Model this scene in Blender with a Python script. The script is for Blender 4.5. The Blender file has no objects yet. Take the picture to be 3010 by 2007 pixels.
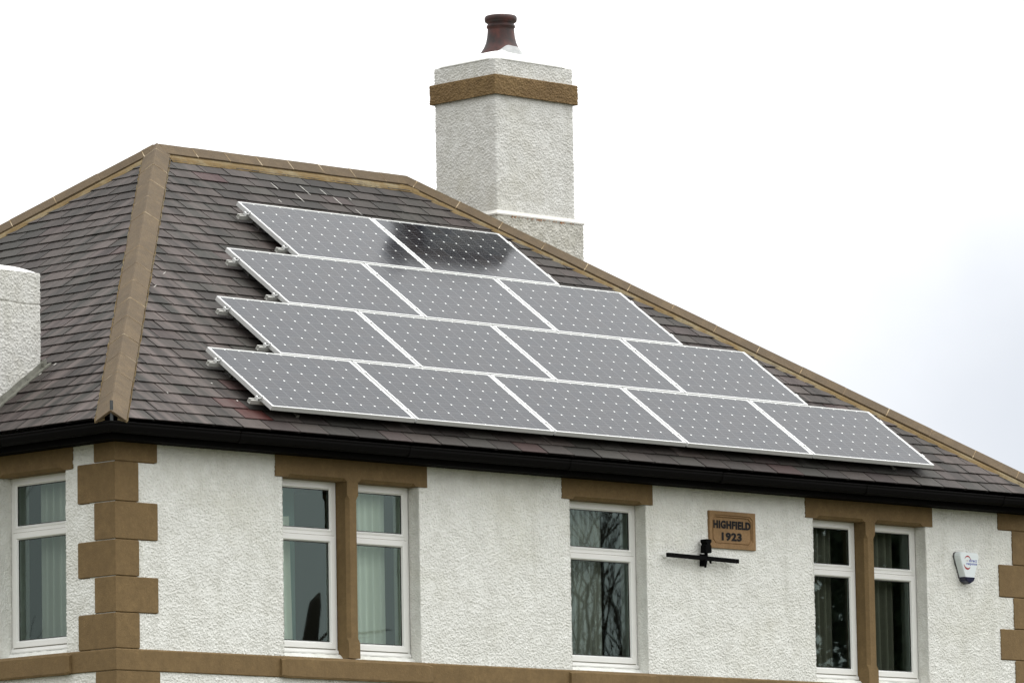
import bpy, math, random
import numpy as np
from mathutils import Vector, Matrix
random.seed(7); rng = np.random.default_rng(11)
SC = bpy.context.scene
COL = SC.collection

# ---------------------------------------------------------------- camera
OV = 0.2793                      # overhang: wall face behind the slate edge
CAM = Vector((-30.3516, -35.2919, -5.2096)); YAW, PITCH, ROLL = 0.78501, 0.13353, -0.01843
def cam_axes():
    f = Vector((math.sin(YAW)*math.cos(PITCH), math.cos(YAW)*math.cos(PITCH), math.sin(PITCH)))
    r = Vector((math.cos(YAW), -math.sin(YAW), 0)); u = r.cross(f)
    R = math.cos(ROLL)*r + math.sin(ROLL)*u; U = -math.sin(ROLL)*r + math.cos(ROLL)*u
    return R, U, f
R_, U_, F_ = cam_axes()
cd = bpy.data.cameras.new('camera'); co = bpy.data.objects.new('camera', cd); COL.objects.link(co)
co.matrix_world = Matrix(((R_.x, U_.x, -F_.x, CAM.x), (R_.y, U_.y, -F_.y, CAM.y), (R_.z, U_.z, -F_.z, CAM.z), (0, 0, 0, 1)))
cd.sensor_width = 36; cd.lens = 16963.67/3010*36; cd.shift_x = -76.47/3010; cd.shift_y = -169.98/3010
cd.clip_start = 1; cd.clip_end = 3000
SC.camera = co
SC.render.resolution_x = 1024; SC.render.resolution_y = 682

# ---------------------------------------------------------------- world, sun, exposure
SUN_EL, SUN_AZ = math.radians(69), math.radians(112)     # direction the light comes from (azimuth clockwise from +Y)
W = bpy.data.worlds.new('World'); SC.world = W; W.use_nodes = True
nt = W.node_tree; nt.nodes.clear(); N = nt.nodes.new; L = nt.links.new
out = N('ShaderNodeOutputWorld'); bg = N('ShaderNodeBackground'); L(bg.outputs[0], out.inputs[0])
sky = N('ShaderNodeTexSky'); sky.sky_type = 'NISHITA'; sky.sun_disc = False
sky.sun_elevation = SUN_EL; sky.sun_rotation = SUN_AZ; sky.dust_density = 4
hs = N('ShaderNodeHueSaturation'); hs.inputs['Saturation'].default_value = 0.25; L(sky.outputs[0], hs.inputs['Color'])
SDIR = Vector((math.sin(SUN_AZ)*math.cos(SUN_EL), math.cos(SUN_AZ)*math.cos(SUN_EL), math.sin(SUN_EL)))
tc = N('ShaderNodeTexCoord'); sep = N('ShaderNodeSeparateXYZ'); L(tc.outputs['Generated'], sep.inputs[0])
# overcast luminance: white near the horizon, brighter overhead (in units of the background strength 0.1)
dp = N('ShaderNodeVectorMath'); dp.operation = 'DOT_PRODUCT'; dp.inputs[1].default_value = SDIR; L(tc.outputs['Generated'], dp.inputs[0])
hf = N('ShaderNodeMath'); hf.operation = 'MULTIPLY_ADD'; hf.use_clamp = True; L(dp.outputs['Value'], hf.inputs[0]); hf.inputs[1].default_value = .5; hf.inputs[2].default_value = .5
pw = N('ShaderNodeMath'); pw.operation = 'POWER'; L(hf.outputs[0], pw.inputs[0]); pw.inputs[1].default_value = 2.0
mr = N('ShaderNodeMapRange'); L(pw.outputs[0], mr.inputs[0]); mr.inputs[1].default_value = 0; mr.inputs[2].default_value = 1
mr.inputs[3].default_value = 6.2; mr.inputs[4].default_value = 25.5
ns = N('ShaderNodeTexNoise'); ns.inputs['Scale'].default_value = 5; ns.inputs['Detail'].default_value = 5; L(tc.outputs['Generated'], ns.inputs[0])
nm = N('ShaderNodeMapRange'); L(ns.outputs[0], nm.inputs[0]); nm.inputs[3].default_value = .9; nm.inputs[4].default_value = 1.12
mu = N('ShaderNodeMath'); mu.operation = 'MULTIPLY'; L(mr.outputs[0], mu.inputs[0]); L(nm.outputs[0], mu.inputs[1])
cc = N('ShaderNodeVectorMath'); cc.operation = 'SCALE'; cc.inputs[0].default_value = (1, 1.0, 1.0); L(mu.outputs[0], cc.inputs['Scale'])
# thinner, bluer cloud low in the east
pd = (F_ + R_*((3330-1505)/16963) - U_*((1560-1003)/16963)).normalized()
dt = N('ShaderNodeVectorMath'); dt.operation = 'DISTANCE'; dt.inputs[1].default_value = pd; L(tc.outputs['Generated'], dt.inputs[0])
n2 = N('ShaderNodeTexNoise'); n2.inputs['Scale'].default_value = 22; n2.inputs['Detail'].default_value = 4; L(tc.outputs['Generated'], n2.inputs[0])
ad = N('ShaderNodeMath'); ad.operation = 'MULTIPLY_ADD'; L(n2.outputs[0], ad.inputs[0]); ad.inputs[1].default_value = .035; L(dt.outputs['Value'], ad.inputs[2])
pm = N('ShaderNodeMapRange'); pm.interpolation_type = 'SMOOTHSTEP'; L(ad.outputs[0], pm.inputs[0])
pm.inputs[1].default_value = .030; pm.inputs[2].default_value = .150; pm.inputs[3].default_value = 1; pm.inputs[4].default_value = 0
mx = N('ShaderNodeMix'); mx.data_type = 'RGBA'; L(pm.outputs[0], mx.inputs['Factor']); L(cc.outputs[0], mx.inputs[6]); mx.inputs[7].default_value = (7.1, 7.5, 8.15, 1)
a2 = N('ShaderNodeMix'); a2.data_type = 'RGBA'; a2.blend_type = 'ADD'; a2.inputs['Factor'].default_value = .05
L(mx.outputs[2], a2.inputs[6]); L(hs.outputs[0], a2.inputs[7]); L(a2.outputs[2], bg.inputs[0]); bg.inputs[1].default_value = 0.105
sd = bpy.data.lights.new('sun', 'SUN'); sd.energy = 1.3; sd.angle = math.radians(24); sd.color = (1, .97, .92)
so = bpy.data.objects.new('sun', sd); COL.objects.link(so)
sdir = Vector((math.sin(SUN_AZ)*math.cos(SUN_EL), math.cos(SUN_AZ)*math.cos(SUN_EL), math.sin(SUN_EL)))
so.rotation_euler = sdir.to_track_quat('Z', 'Y').to_euler()
SC.view_settings.view_transform = 'Standard'; SC.view_settings.look = 'None'
SC.view_settings.exposure = 0; SC.view_settings.gamma = 1

# ---------------------------------------------------------------- materials
def mat(name, build):
    m = bpy.data.materials.new(name); m.use_nodes = True; t = m.node_tree; t.nodes.clear()
    o = t.nodes.new('ShaderNodeOutputMaterial'); p = t.nodes.new('ShaderNodeBsdfPrincipled'); t.links.new(p.outputs[0], o.inputs[0])
    build(t, p, o); return m
def coord(t, kind='Object'):
    c = t.nodes.new('ShaderNodeTexCoord'); return c.outputs[kind]
def noise(t, vec, scale, detail=4, rough=.55, dist=0):
    n = t.nodes.new('ShaderNodeTexNoise'); n.inputs['Scale'].default_value = scale; n.inputs['Detail'].default_value = detail
    n.inputs['Roughness'].default_value = rough; n.inputs['Distortion'].default_value = dist; t.links.new(vec, n.inputs[0]); return n.outputs[0]
def ramp(t, fac, stops):
    r = t.nodes.new('ShaderNodeValToRGB'); t.links.new(fac, r.inputs[0]); e = r.color_ramp.elements
    while len(e) < len(stops): e.new(.5)
    for q, (p, c) in zip(e, stops): q.position = p; q.color = (*c, 1) if len(c) == 3 else c
    return r.outputs[0]
def mix(t, f, a, b, mode='MIX'):
    m = t.nodes.new('ShaderNodeMix'); m.data_type = 'RGBA'; m.blend_type = mode
    for s, v in ((m.inputs['Factor'], f), (m.inputs[6], a), (m.inputs[7], b)):
        if hasattr(v, 'links'): t.links.new(v, s)
        elif isinstance(v, (int, float)): s.default_value = v
        else: s.default_value = (*v, 1)
    return m.outputs[2]
def math_(t, op, a, b=None, c=None):
    m = t.nodes.new('ShaderNodeMath'); m.operation = op
    for s, v in zip(m.inputs, (a, b, c)):
        if v is None: continue
        if hasattr(v, 'links'): t.links.new(v, s)
        else: s.default_value = v
    return m.outputs[0]
def bump(t, p, h, strength=.5, dist=.01):
    b = t.nodes.new('ShaderNodeBump'); b.inputs['Strength'].default_value = strength; b.inputs['Distance'].default_value = dist
    t.links.new(h, b.inputs['Height']); t.links.new(b.outputs[0], p.inputs['Normal'])
def scaled(t, vec, s):
    m = t.nodes.new('ShaderNodeMapping'); m.inputs['Scale'].default_value = s; t.links.new(vec, m.inputs[0]); return m.outputs[0]

def roughcast(c, dirt, stain=(.55, .52, .40)):
    def f(t, p, o):
        v = coord(t); big = noise(t, v, 1.1, 5, .6); med = noise(t, v, 9, 4); fine = noise(t, v, 140, 3)
        base = mix(t, ramp(t, med, [(.35, (0, 0, 0)), (.75, (1, 1, 1))]), c, dirt)
        base = mix(t, ramp(t, big, [(.52, (0, 0, 0)), (.75, (.35, .35, .35))]), base, stain)
        stk = noise(t, scaled(t, v, (7, 7, .55)), 1.0, 5, .62)
        base = mix(t, ramp(t, stk, [(.52, (0, 0, 0)), (.75, (.22, .22, .22))]), base, (.36, .36, .29))
        spk = noise(t, v, 75, 2)
        base = mix(t, ramp(t, spk, [(.62, (0, 0, 0)), (.74, (.30, .30, .30))]), base, (.25, .24, .20))
        t.links.new(base, p.inputs['Base Color']); p.inputs['Roughness'].default_value = .85
        p.inputs['Specular IOR Level'].default_value = .25
        bump(t, p, fine, .5, .004)
    return f
M = {}
M['harl'] = mat('white_roughcast', roughcast((.77, .775, .735), (.66, .66, .615), (.57, .56, .45)))
M['harl_chimney'] = mat('weathered_roughcast', roughcast((.66, .66, .63), (.52, .515, .48), (.46, .44, .34)))
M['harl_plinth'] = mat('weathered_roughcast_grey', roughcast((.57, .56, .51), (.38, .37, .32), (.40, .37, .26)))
def stone(c1, c2, sp=.5):
    def f(t, p, o):
        v = coord(t); a = noise(t, v, 2.2, 5, .6); b = noise(t, v, 48, 4, .75); d = noise(t, v, 11, 5, .7)
        base = mix(t, ramp(t, a, [(.35, (0, 0, 0)), (.65, (1, 1, 1))]), c1, c2)
        base = mix(t, ramp(t, d, [(.45, (0, 0, 0)), (.62, (.55, .55, .55))]), base, tuple(x*.80 for x in c2))
        base = mix(t, ramp(t, d, [(.30, (.5, .5, .5)), (.42, (0, 0, 0))]), base, tuple(min(1, x*1.22) for x in c1))
        base = mix(t, math_(t, 'MULTIPLY', ramp(t, b, [(.4, (0, 0, 0)), (.7, (1, 1, 1))]), sp), base, tuple(x*.62 for x in c1))
        t.links.new(base, p.inputs['Base Color']); p.inputs['Roughness'].default_value = .8
        p.inputs['Specular IOR Level'].default_value = .3
        bump(t, p, noise(t, v, 40, 6, .75), .8, .006)
    return f
M['stone'] = mat('painted_brown_stone', stone((.205, .136, .060), (.175, .115, .050)))
M['stone_chip'] = mat('brown_roughcast', stone((.235, .155, .068), (.16, .10, .043), .8))
M['ridge'] = mat('ridge_tile_clay', stone((.120, .084, .044), (.085, .060, .033), .75))
M['plaque'] = mat('carved_sandstone', stone((.30, .185, .088), (.24, .145, .065), .4))
def mortar(t, p, o):
    v = coord(t); a = noise(t, v, 3.2, 5, .65); b = noise(t, v, 26, 4, .7)
    base = ramp(t, a, [(.32, (.095, .060, .016)), (.47, (.13, .084, .026)), (.6, (.17, .135, .072)), (.75, (.10, .078, .044))])
    base = mix(t, ramp(t, b, [(.5, (0, 0, 0)), (.68, (.75, .75, .75))]), base, (.08, .055, .02))
    t.links.new(base, p.inputs['Base Color']); p.inputs['Roughness'].default_value = .95; bump(t, p, b, .7, .008)
M['mortar'] = mat('lichened_mortar', mortar)
def mortar_pale(t, p, o):
    v = coord(t); a = noise(t, v, 7, 4)
    t.links.new(ramp(t, a, [(.40, (.13, .09, .05)), (.52, (.26, .19, .10)), (.64, (.48, .40, .28))]), p.inputs['Base Color']); p.inputs['Roughness'].default_value = .9
M['joint'] = mat('pale_mortar_joint', mortar_pale)
def slate(t, p, o):
    at = t.nodes.new('ShaderNodeAttribute'); at.attribute_name = 'tint'
    uv = t.nodes.new('ShaderNodeUVMap'); uv.uv_map = 'roof'
    ah = t.nodes.new('ShaderNodeAttribute'); ah.attribute_name = 'weather'
    st = noise(t, scaled(t, uv.outputs[0], (5.5, .5, 1)), 1.0, 5, .6)
    fn = noise(t, scaled(t, uv.outputs[0], (1, 1, 1)), 22, 6, .65)
    ff = noise(t, scaled(t, uv.outputs[0], (1, 1, 1)), 130, 3, .6)
    base = mix(t, ramp(t, fn, [(.3, (.15, .15, .15)), (.72, (.75, .75, .75))]), mix(t, 1, at.outputs['Color'], (.60, .63, .63), 'MULTIPLY'), mix(t, 1, at.outputs['Color'], (1.28, 1.26, 1.26), 'MULTIPLY'))
    sm = math_(t, 'MULTIPLY', ramp(t, st, [(.44, (0, 0, 0)), (.60, (1, 1, 1))]), ah.outputs['Fac'])
    base = mix(t, math_(t, 'MULTIPLY', sm, .8), base, (.120, .096, .088))
    s2 = ramp(t, noise(t, scaled(t, uv.outputs[0], (9, .35, 1)), 1.0, 3, .5), [(.60, (0, 0, 0)), (.74, (.28, .28, .28))])
    base = mix(t, s2, base, (.095, .080, .074))
    base = mix(t, ramp(t, ff, [(.6, (0, 0, 0)), (.8, (.35, .35, .35))]), base, (.022, .019, .017))
    t.links.new(base, p.inputs['Base Color']); p.inputs['Roughness'].default_value = .72; p.inputs['Specular IOR Level'].default_value = .22
    bump(t, p, math_(t, 'ADD', fn, math_(t, 'MULTIPLY', ff, .4)), .45, .004)
M['slate'] = mat('purple_slate', slate)
def plain(c, r=.5, metal=0, spec=.5, nz=0, ns_=30):
    def f(t, p, o):
        if nz:
            a = noise(t, coord(t), ns_, 4); t.links.new(mix(t, a, tuple(x*(1-nz) for x in c), tuple(min(1, x*(1+nz)) for x in c)), p.inputs['Base Color'])
            bump(t, p, a, .15, .003)
        else: p.inputs['Base Color'].default_value = (*c, 1)
        p.inputs['Roughness'].default_value = r; p.inputs['Metallic'].default_value = metal; p.inputs['Specular IOR Level'].default_value = spec
    return f
M['underlay'] = mat('roof_underlay', plain((.012, .010, .009), .95, 0, .1))
M['black'] = mat('black_plastic', plain((.002, .0017, .0016), .6, 0, .05, .3, 3))
M['blackwood'] = mat('black_painted_wood', plain((.002, .0018, .0016), .8, 0, .05, .3, 9))
M['iron'] = mat('black_iron', plain((.003, .003, .003), .85, 0, .06))
M['hipiron'] = mat('weathered_iron', plain((.05, .055, .055), .7, 0, .3, .5, 18))
M['white_paint'] = mat('white_masonry_paint', plain((.86, .86, .83), .7, 0, .3, .04, 8))
M['upvc'] = mat('white_window_plastic', plain((.74, .74, .71), .32, 0, .5, .03, 6))
M['gasket'] = mat('black_gasket', plain((.015, .015, .015), .6))
M['bead'] = mat('shadow_gap_seal', plain((.20, .17, .12), .7))
M['cement2'] = mat('pale_cement', plain((.58, .57, .53), .9, 0, .2, .12, 9))
M['cement'] = mat('grey_white_cement', plain((.40, .41, .41), .9, 0, .2, .35, 16))
M['alu'] = mat('anodised_aluminium', plain((.64, .65, .64), .42, .35, .5, .06, 14))
M['alu_dull'] = mat('dull_aluminium', plain((.48, .48, .45), .5, .3, .5, .15, 40))
M['hook'] = mat('dull_steel_hook', plain((.14, .14, .125), .55, .3, .4, .4, 40))
M['bolt'] = mat('dark_bolt', plain((.02, .02, .02), .5))
M['lead'] = mat('weathered_lead', plain((.15, .15, .125), .75, 0, .3, .6, 20))
M['alarm'] = mat('alarm_white_plastic', plain((.70, .755, .76), .3, 0, .5, .02, 4))
M['alarm_grey'] = mat('alarm_back_plate', plain((.10, .10, .10), .6))
M['lens'] = mat('dark_blue_lens', plain((.004, .006, .03), .2))
M['ink_blue'] = mat('blue_print', plain((.03, .05, .33), .5))
M['ink_red'] = mat('red_print', plain((.30, .015, .02), .5))
M['ink_black'] = mat('black_lettering', plain((.010, .010, .010), .7, 0, .2))
M['drop'] = mat('bird_dropping', plain((.42, .41, .38), .9, 0, .2, .4, 40))
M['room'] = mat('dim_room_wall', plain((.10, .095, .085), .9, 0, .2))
def curtain(c):
    def f(t, p, o):
        v = coord(t, 'UV'); a = noise(t, scaled(t, v, (14, .6, 1)), 1.0, 3)
        t.links.new(mix(t, a, tuple(x*.8 for x in c), c), p.inputs['Base Color']); p.inputs['Roughness'].default_value = .95
        p.inputs['Subsurface Weight'].default_value = 0
    return f
M['curtain'] = mat('pale_curtain', curtain((.80, .80, .70)))
M['curtain_grey'] = mat('grey_curtain', curtain((.55, .54, .48)))
M['net'] = mat('net_curtain', curtain((.27, .26, .22)))
M['curtain_dark'] = mat('olive_curtain', curtain((.18, .165, .125)))
M['reflection_sheet'] = mat('sky_reflection_tint', plain((.22, .31, .28), .9, 0, .2))  # teal of the sky reflected in the glass, put into a flat colour
def potm(t, p, o):
    v = coord(t); a = noise(t, v, 9, 4)
    t.links.new(ramp(t, a, [(.35, (.012, .005, .0035)), (.55, (.040, .009, .006)), (.75, (.085, .018, .010))]), p.inputs['Base Color']); p.inputs['Roughness'].default_value = .6
    bump(t, p, a, .3, .004)
M['pot'] = mat('sooty_terracotta', potm)
def glass(t, p, o):
    t.nodes.remove(p)
    tr = t.nodes.new('ShaderNodeBsdfTransparent'); tr.inputs[0].default_value = (.86, .95, .92, 1)
    gl = t.nodes.new('ShaderNodeBsdfGlossy'); gl.inputs[0].default_value = (.74, .93, .88, 1); gl.inputs['Roughness'].default_value = .012
    fr = t.nodes.new('ShaderNodeFresnel'); fr.inputs[0].default_value = 1.5
    ms = t.nodes.new('ShaderNodeMixShader'); t.links.new(math_(t, 'MULTIPLY', fr.outputs[0], 1.45), ms.inputs[0])
    t.links.new(tr.outputs[0], ms.inputs[1]); t.links.new(gl.outputs[0], ms.inputs[2]); t.links.new(ms.outputs[0], o.inputs[0])
M['glass'] = mat('window_glass', glass)
PW, PH = 1.6534, 0.99
CELL = .1603
def cells(t, p, o):
    # UV in metres from the panel corner
    uv = t.nodes.new('ShaderNodeUVMap'); uv.uv_map = 'metres'
    s = t.nodes.new('ShaderNodeSeparateXYZ'); t.links.new(uv.outputs[0], s.inputs[0])
    mu_, mv = (PW-10*CELL)/2, (PH-6*CELL)/2
    def frac(x, m0, n):
        a = math_(t, 'DIVIDE', math_(t, 'SUBTRACT', x, m0), CELL)
        f = math_(t, 'FRACT', a)
        inside = math_(t, 'MULTIPLY', math_(t, 'GREATER_THAN', a, 0), math_(t, 'LESS_THAN', a, n))
        return f, inside, a
    fu, iu, au = frac(s.outputs[0], mu_, 10); fv, iv, av = frac(s.outputs[1], mv, 6)
    du = math_(t, 'MINIMUM', fu, math_(t, 'SUBTRACT', 1, fu)); dv = math_(t, 'MINIMUM', fv, math_(t, 'SUBTRACT', 1, fv))
    ins = math_(t, 'MULTIPLY', iu, iv)
    corner = math_(t, 'GREATER_THAN', math_(t, 'ADD', du, dv), .066)
    # small variation of tone cell by cell
    wn = t.nodes.new('ShaderNodeTexWhiteNoise'); wn.noise_dimensions = '3D'
    cb = t.nodes.new('ShaderNodeCombineXYZ'); t.links.new(math_(t, 'FLOOR', au), cb.inputs[0]); t.links.new(math_(t, 'FLOOR', av), cb.inputs[1])
    oi = t.nodes.new('ShaderNodeObjectInfo'); t.links.new(oi.outputs['Random'], cb.inputs[2]); t.links.new(cb.outputs[0], wn.inputs[0])
    cellc = mix(t, wn.outputs[0], (.002, .004, .009), (.006, .006, .009))
    gapu = math_(t, 'LESS_THAN', du, .010); gapv = math_(t, 'LESS_THAN', dv, .007)
    def band(x, at, w): return math_(t, 'LESS_THAN', math_(t, 'ABSOLUTE', math_(t, 'SUBTRACT', x, at)), w)
    bars = math_(t, 'MAXIMUM', band(dv, .105, .0085), band(dv, .36, .0085))
    c = mix(t, math_(t, 'MULTIPLY', gapu, .9), cellc, (.16, .165, .17))
    c = mix(t, math_(t, 'MULTIPLY', gapv, .3), c, (.24, .24, .24))
    c = mix(t, math_(t, 'MULTIPLY', bars, .75), c, (.13, .135, .14))
    white = math_(t, 'MULTIPLY', corner, ins)
    c = mix(t, white, (.80, .82, .80), c)
    t.links.new(c, p.inputs['Base Color'])
    grime = noise(t, coord(t), 2.0, 5, .6)
    t.links.new(math_(t, 'MULTIPLY_ADD', grime, .05, .085), p.inputs['Roughness'])
    p.inputs['Specular Tint'].default_value = (.74, .88, 1.0, 1)
    p.inputs['IOR'].default_value = 1.5; p.inputs['Specular IOR Level'].default_value = .150
M['cells'] = mat('solar_cells_under_glass', cells)
def grass(t, p, o):
    v = coord(t); t.links.new(ramp(t, noise(t, v, .6, 8, .7), [(.3, (.040, .042, .020)), (.7, (.085, .085, .045))]), p.inputs['Base Color']); p.inputs['Roughness'].default_value = .95
    bump(t, p, noise(t, v, 12, 5), .8, .05)
M['grass'] = mat('lawn', grass)
M['asphalt'] = mat('asphalt', plain((.05, .05, .052), .9, 0, .3, .3, 40))
M['bark'] = mat('bark', plain((.075, .06, .045), .95, 0, .2, .4, 14))
M['leaf'] = mat('evergreen_leaf', plain((.035, .05, .022), .7, 0, .3, .5, 1.5))

# ---------------------------------------------------------------- mesh builder
class B:
    def __init__(s): s.v = []; s.f = []; s.m = []; s.sm = []; s.mats = []; s.attr = {}; s.uv = None
    def mi(s, m):
        if m not in s.mats: s.mats.append(m)
        return s.mats.index(m)
    def add(s, vs, fs, m, smooth=False):
        o = len(s.v); s.v.extend([tuple(map(float, q)) for q in vs]); k = s.mi(m)
        for f in fs: s.f.append([i+o for i in f]); s.m.append(k); s.sm.append(smooth)
    def box(s, x0, x1, y0, y1, z0, z1, m):
        vs = [(x, y, z) for x in (x0, x1) for y in (y0, y1) for z in (z0, z1)]
        s.add(vs, [(0, 1, 3, 2), (4, 6, 7, 5), (0, 4, 5, 1), (2, 3, 7, 6), (0, 2, 6, 4), (1, 5, 7, 3)], m)
    def boxf(s, fr, a0, a1, b0, b1, c0, c1, m):      # box in a frame fr=(O,A,Bv,C)
        O, A, Bv, C = fr
        vs = [O + A*a + Bv*b + C*c for a in (a0, a1) for b in (b0, b1) for c in (c0, c1)]
        s.add(vs, [(0, 1, 3, 2), (4, 6, 7, 5), (0, 4, 5, 1), (2, 3, 7, 6), (0, 2, 6, 4), (1, 5, 7, 3)], m)
    def sections(s, secs, m, closed=False, caps=True, smooth=False):   # loft equal-length closed loops
        n = len(secs[0]); vs = [p for q in secs for p in q]; fs = []
        k = len(secs)
        for i in range(k if closed else k-1):
            a = i*n; b = ((i+1) % k)*n
            for j in range(n): fs.append((a+j, a+(j+1) % n, b+(j+1) % n, b+j))
        if caps and not closed: fs.append(tuple(range(n))[::-1]); fs.append(tuple(range((k-1)*n, k*n)))
        s.add(vs, fs, m, smooth)
    def tube(s, pts, rad, m, n=8, smooth=True):
        secs = []
        for i, p in enumerate(pts):
            p = Vector(p); d = (Vector(pts[min(i+1, len(pts)-1)]) - Vector(pts[max(i-1, 0)])).normalized()
            a = d.orthogonal().normalized() if i == 0 else (a - d*a.dot(d)).normalized()
            b = d.cross(a); r = rad[i] if isinstance(rad, (list, tuple)) else rad
            secs.append([p + a*r*math.cos(t) + b*r*math.sin(t) for t in [2*math.pi*k/n for k in range(n)]])
        s.sections(secs, m, smooth=smooth)
    def lathe(s, prof, c, m, n=40):
        secs = [[(c[0]+r*math.cos(t), c[1]+r*math.sin(t), z) for t in [2*math.pi*k/n for k in range(n)]] for r, z in prof]
        s.sections(secs, m, smooth=True)
    def build(s, name, parent=None, loc=None):
        me = bpy.data.meshes.new(name); me.from_pydata(s.v, [], s.f)
        for m in s.mats: me.materials.append(m)
        me.polygons.foreach_set('material_index', s.m); me.polygons.foreach_set('use_smooth', s.sm)
        for k, vals in s.attr.items():
            if k == 'tint':
                a = me.attributes.new(k, 'FLOAT_COLOR', 'FACE'); a.data.foreach_set('color', np.array(vals, 'f').ravel())
            else:
                a = me.attributes.new(k, 'FLOAT', 'FACE'); a.data.foreach_set('value', vals)
        if s.uv is not None:
            nme, fn = s.uv; l = me.uv_layers.new(name=nme)
            li = np.empty(len(me.loops), 'i'); me.loops.foreach_get('vertex_index', li)
            l.data.foreach_set('uv', np.array(fn, 'f')[li].ravel())
        me.update()
        o = bpy.data.objects.new(name, me); COL.objects.link(o)
        if parent: o.parent = parent
        return o
def tag(o, label=None, cat=None, group=None, kind=None):
    if label: o['label'] = label
    if cat: o['category'] = cat
    if group: o['group'] = group
    if kind: o['kind'] = kind
    return o
def empty(name, loc, label, cat, group=None):
    o = bpy.data.objects.new(name, None); COL.objects.link(o); o.location = loc; o.empty_display_size = .2
    return tag(o, label, cat, group)
def put(o, parent):                 # parent keeping the world position (parents are only translated)
    o.parent = parent; o.location = -Vector(parent_world(parent)); return o
def parent_world(p):
    v = Vector(p.location)
    while p.parent: p = p.parent; v += p.location
    return v
def part(b, name, parent):
    o = b.build(name)
    o.parent = parent
    o.location = -parent_world(parent)
    return o
def rings(b, x0, x1, z0, z1, prof, m, fn):
    """Loft rectangles inset by prof[i][0] at depth prof[i][1]; fn(a, b, depth) -> point."""
    secs = []
    for d, y in prof: secs.append([fn(x0+d, z0+d, y), fn(x1-d, z0+d, y), fn(x1-d, z1-d, y), fn(x0+d, z1-d, y)])
    b.sections(secs, m, caps=False)

# roughcast relief: real geometry
def gblur(a, sig):
    r = int(sig*3)+1; k = np.exp(-.5*(np.arange(-r, r+1)/sig)**2); k /= k.sum()
    for ax in (0, 1): a = sum(w*np.roll(a, i, ax) for w, i in zip(k, range(-r, r+1)))
    return a
def relief(nu, nv, step, grain=.0075, amp=.0075):
    """harling: thrown pebbles of uneven size over a gently uneven coat"""
    H = np.zeros((nu, nv)); area = nu*nv*step*step
    cov = gblur(rng.standard_normal((nu, nv)), .05/step) if min(nu, nv) > 40 else np.zeros((nu, nv))
    cov = cov/(cov.std()+1e-9)
    n = int(area/(grain*1.45)**2); ci = rng.integers(0, nu, n); cj = rng.integers(0, nv, n)
    keep = rng.random(n) < np.clip(.72+.25*cov[ci, cj], .25, 1); ci, cj = ci[keep], cj[keep]; n = len(ci)
    rad = grain*rng.uniform(.55, 1.25, n); el = rng.uniform(.75, 1.35, n); hh = amp*rng.uniform(.45, 1, n)*(rad/grain)**.6
    fi, fj = rng.uniform(-.5, .5, n), rng.uniform(-.5, .5, n); R = int(math.ceil(grain*1.6/step))
    for di in range(-R, R+1):
        for dj in range(-R, R+1):
            d2 = (((di-fi)*el)**2+((dj-fj)/el)**2)*step*step/rad**2
            h = hh*np.sqrt(np.clip(1-d2, 0, None)); np.maximum.at(H, ((ci+di) % nu, (cj+dj) % nv), h)
    return H*.85 + gblur(rng.standard_normal((nu, nv)), .9)*amp*.10
def rough_panel(b, u0, u1, v0, v1, holes, m, fn, step=.0050, amp=.0098, grain=.0066):
    nu = int(round((u1-u0)/step))+1; nv = int(round((v1-v0)/step))+1
    us = np.linspace(u0, u1, nu); vs = np.linspace(v0, v1, nv)
    h = relief(nu, nv, step, grain, amp); h[0, :] = h[-1, :] = -.004; h[:, 0] = h[:, -1] = -.004
    uu, vv = np.meshgrid(us, vs, indexing='ij')
    ok = np.ones((nu-1, nv-1), bool); uc = (uu[:-1, :-1]+uu[1:, 1:])/2; vc = (vv[:-1, :-1]+vv[1:, 1:])/2
    for a0, a1, b0, b1 in holes: ok &= ~((uc > a0) & (uc < a1) & (vc > b0) & (vc < b1))
    P = fn(uu.ravel(), vv.ravel(), h.ravel())
    idx = np.arange(nu*nv).reshape(nu, nv)
    q = np.stack([idx[:-1, :-1], idx[1:, :-1], idx[1:, 1:], idx[:-1, 1:]], -1)[ok]
    o = len(b.v); b.v.extend(P.tolist()); k = b.mi(m); b.f.extend((q+o).tolist()); b.m.extend([k]*len(q)); b.sm.extend([True]*len(q))
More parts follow.
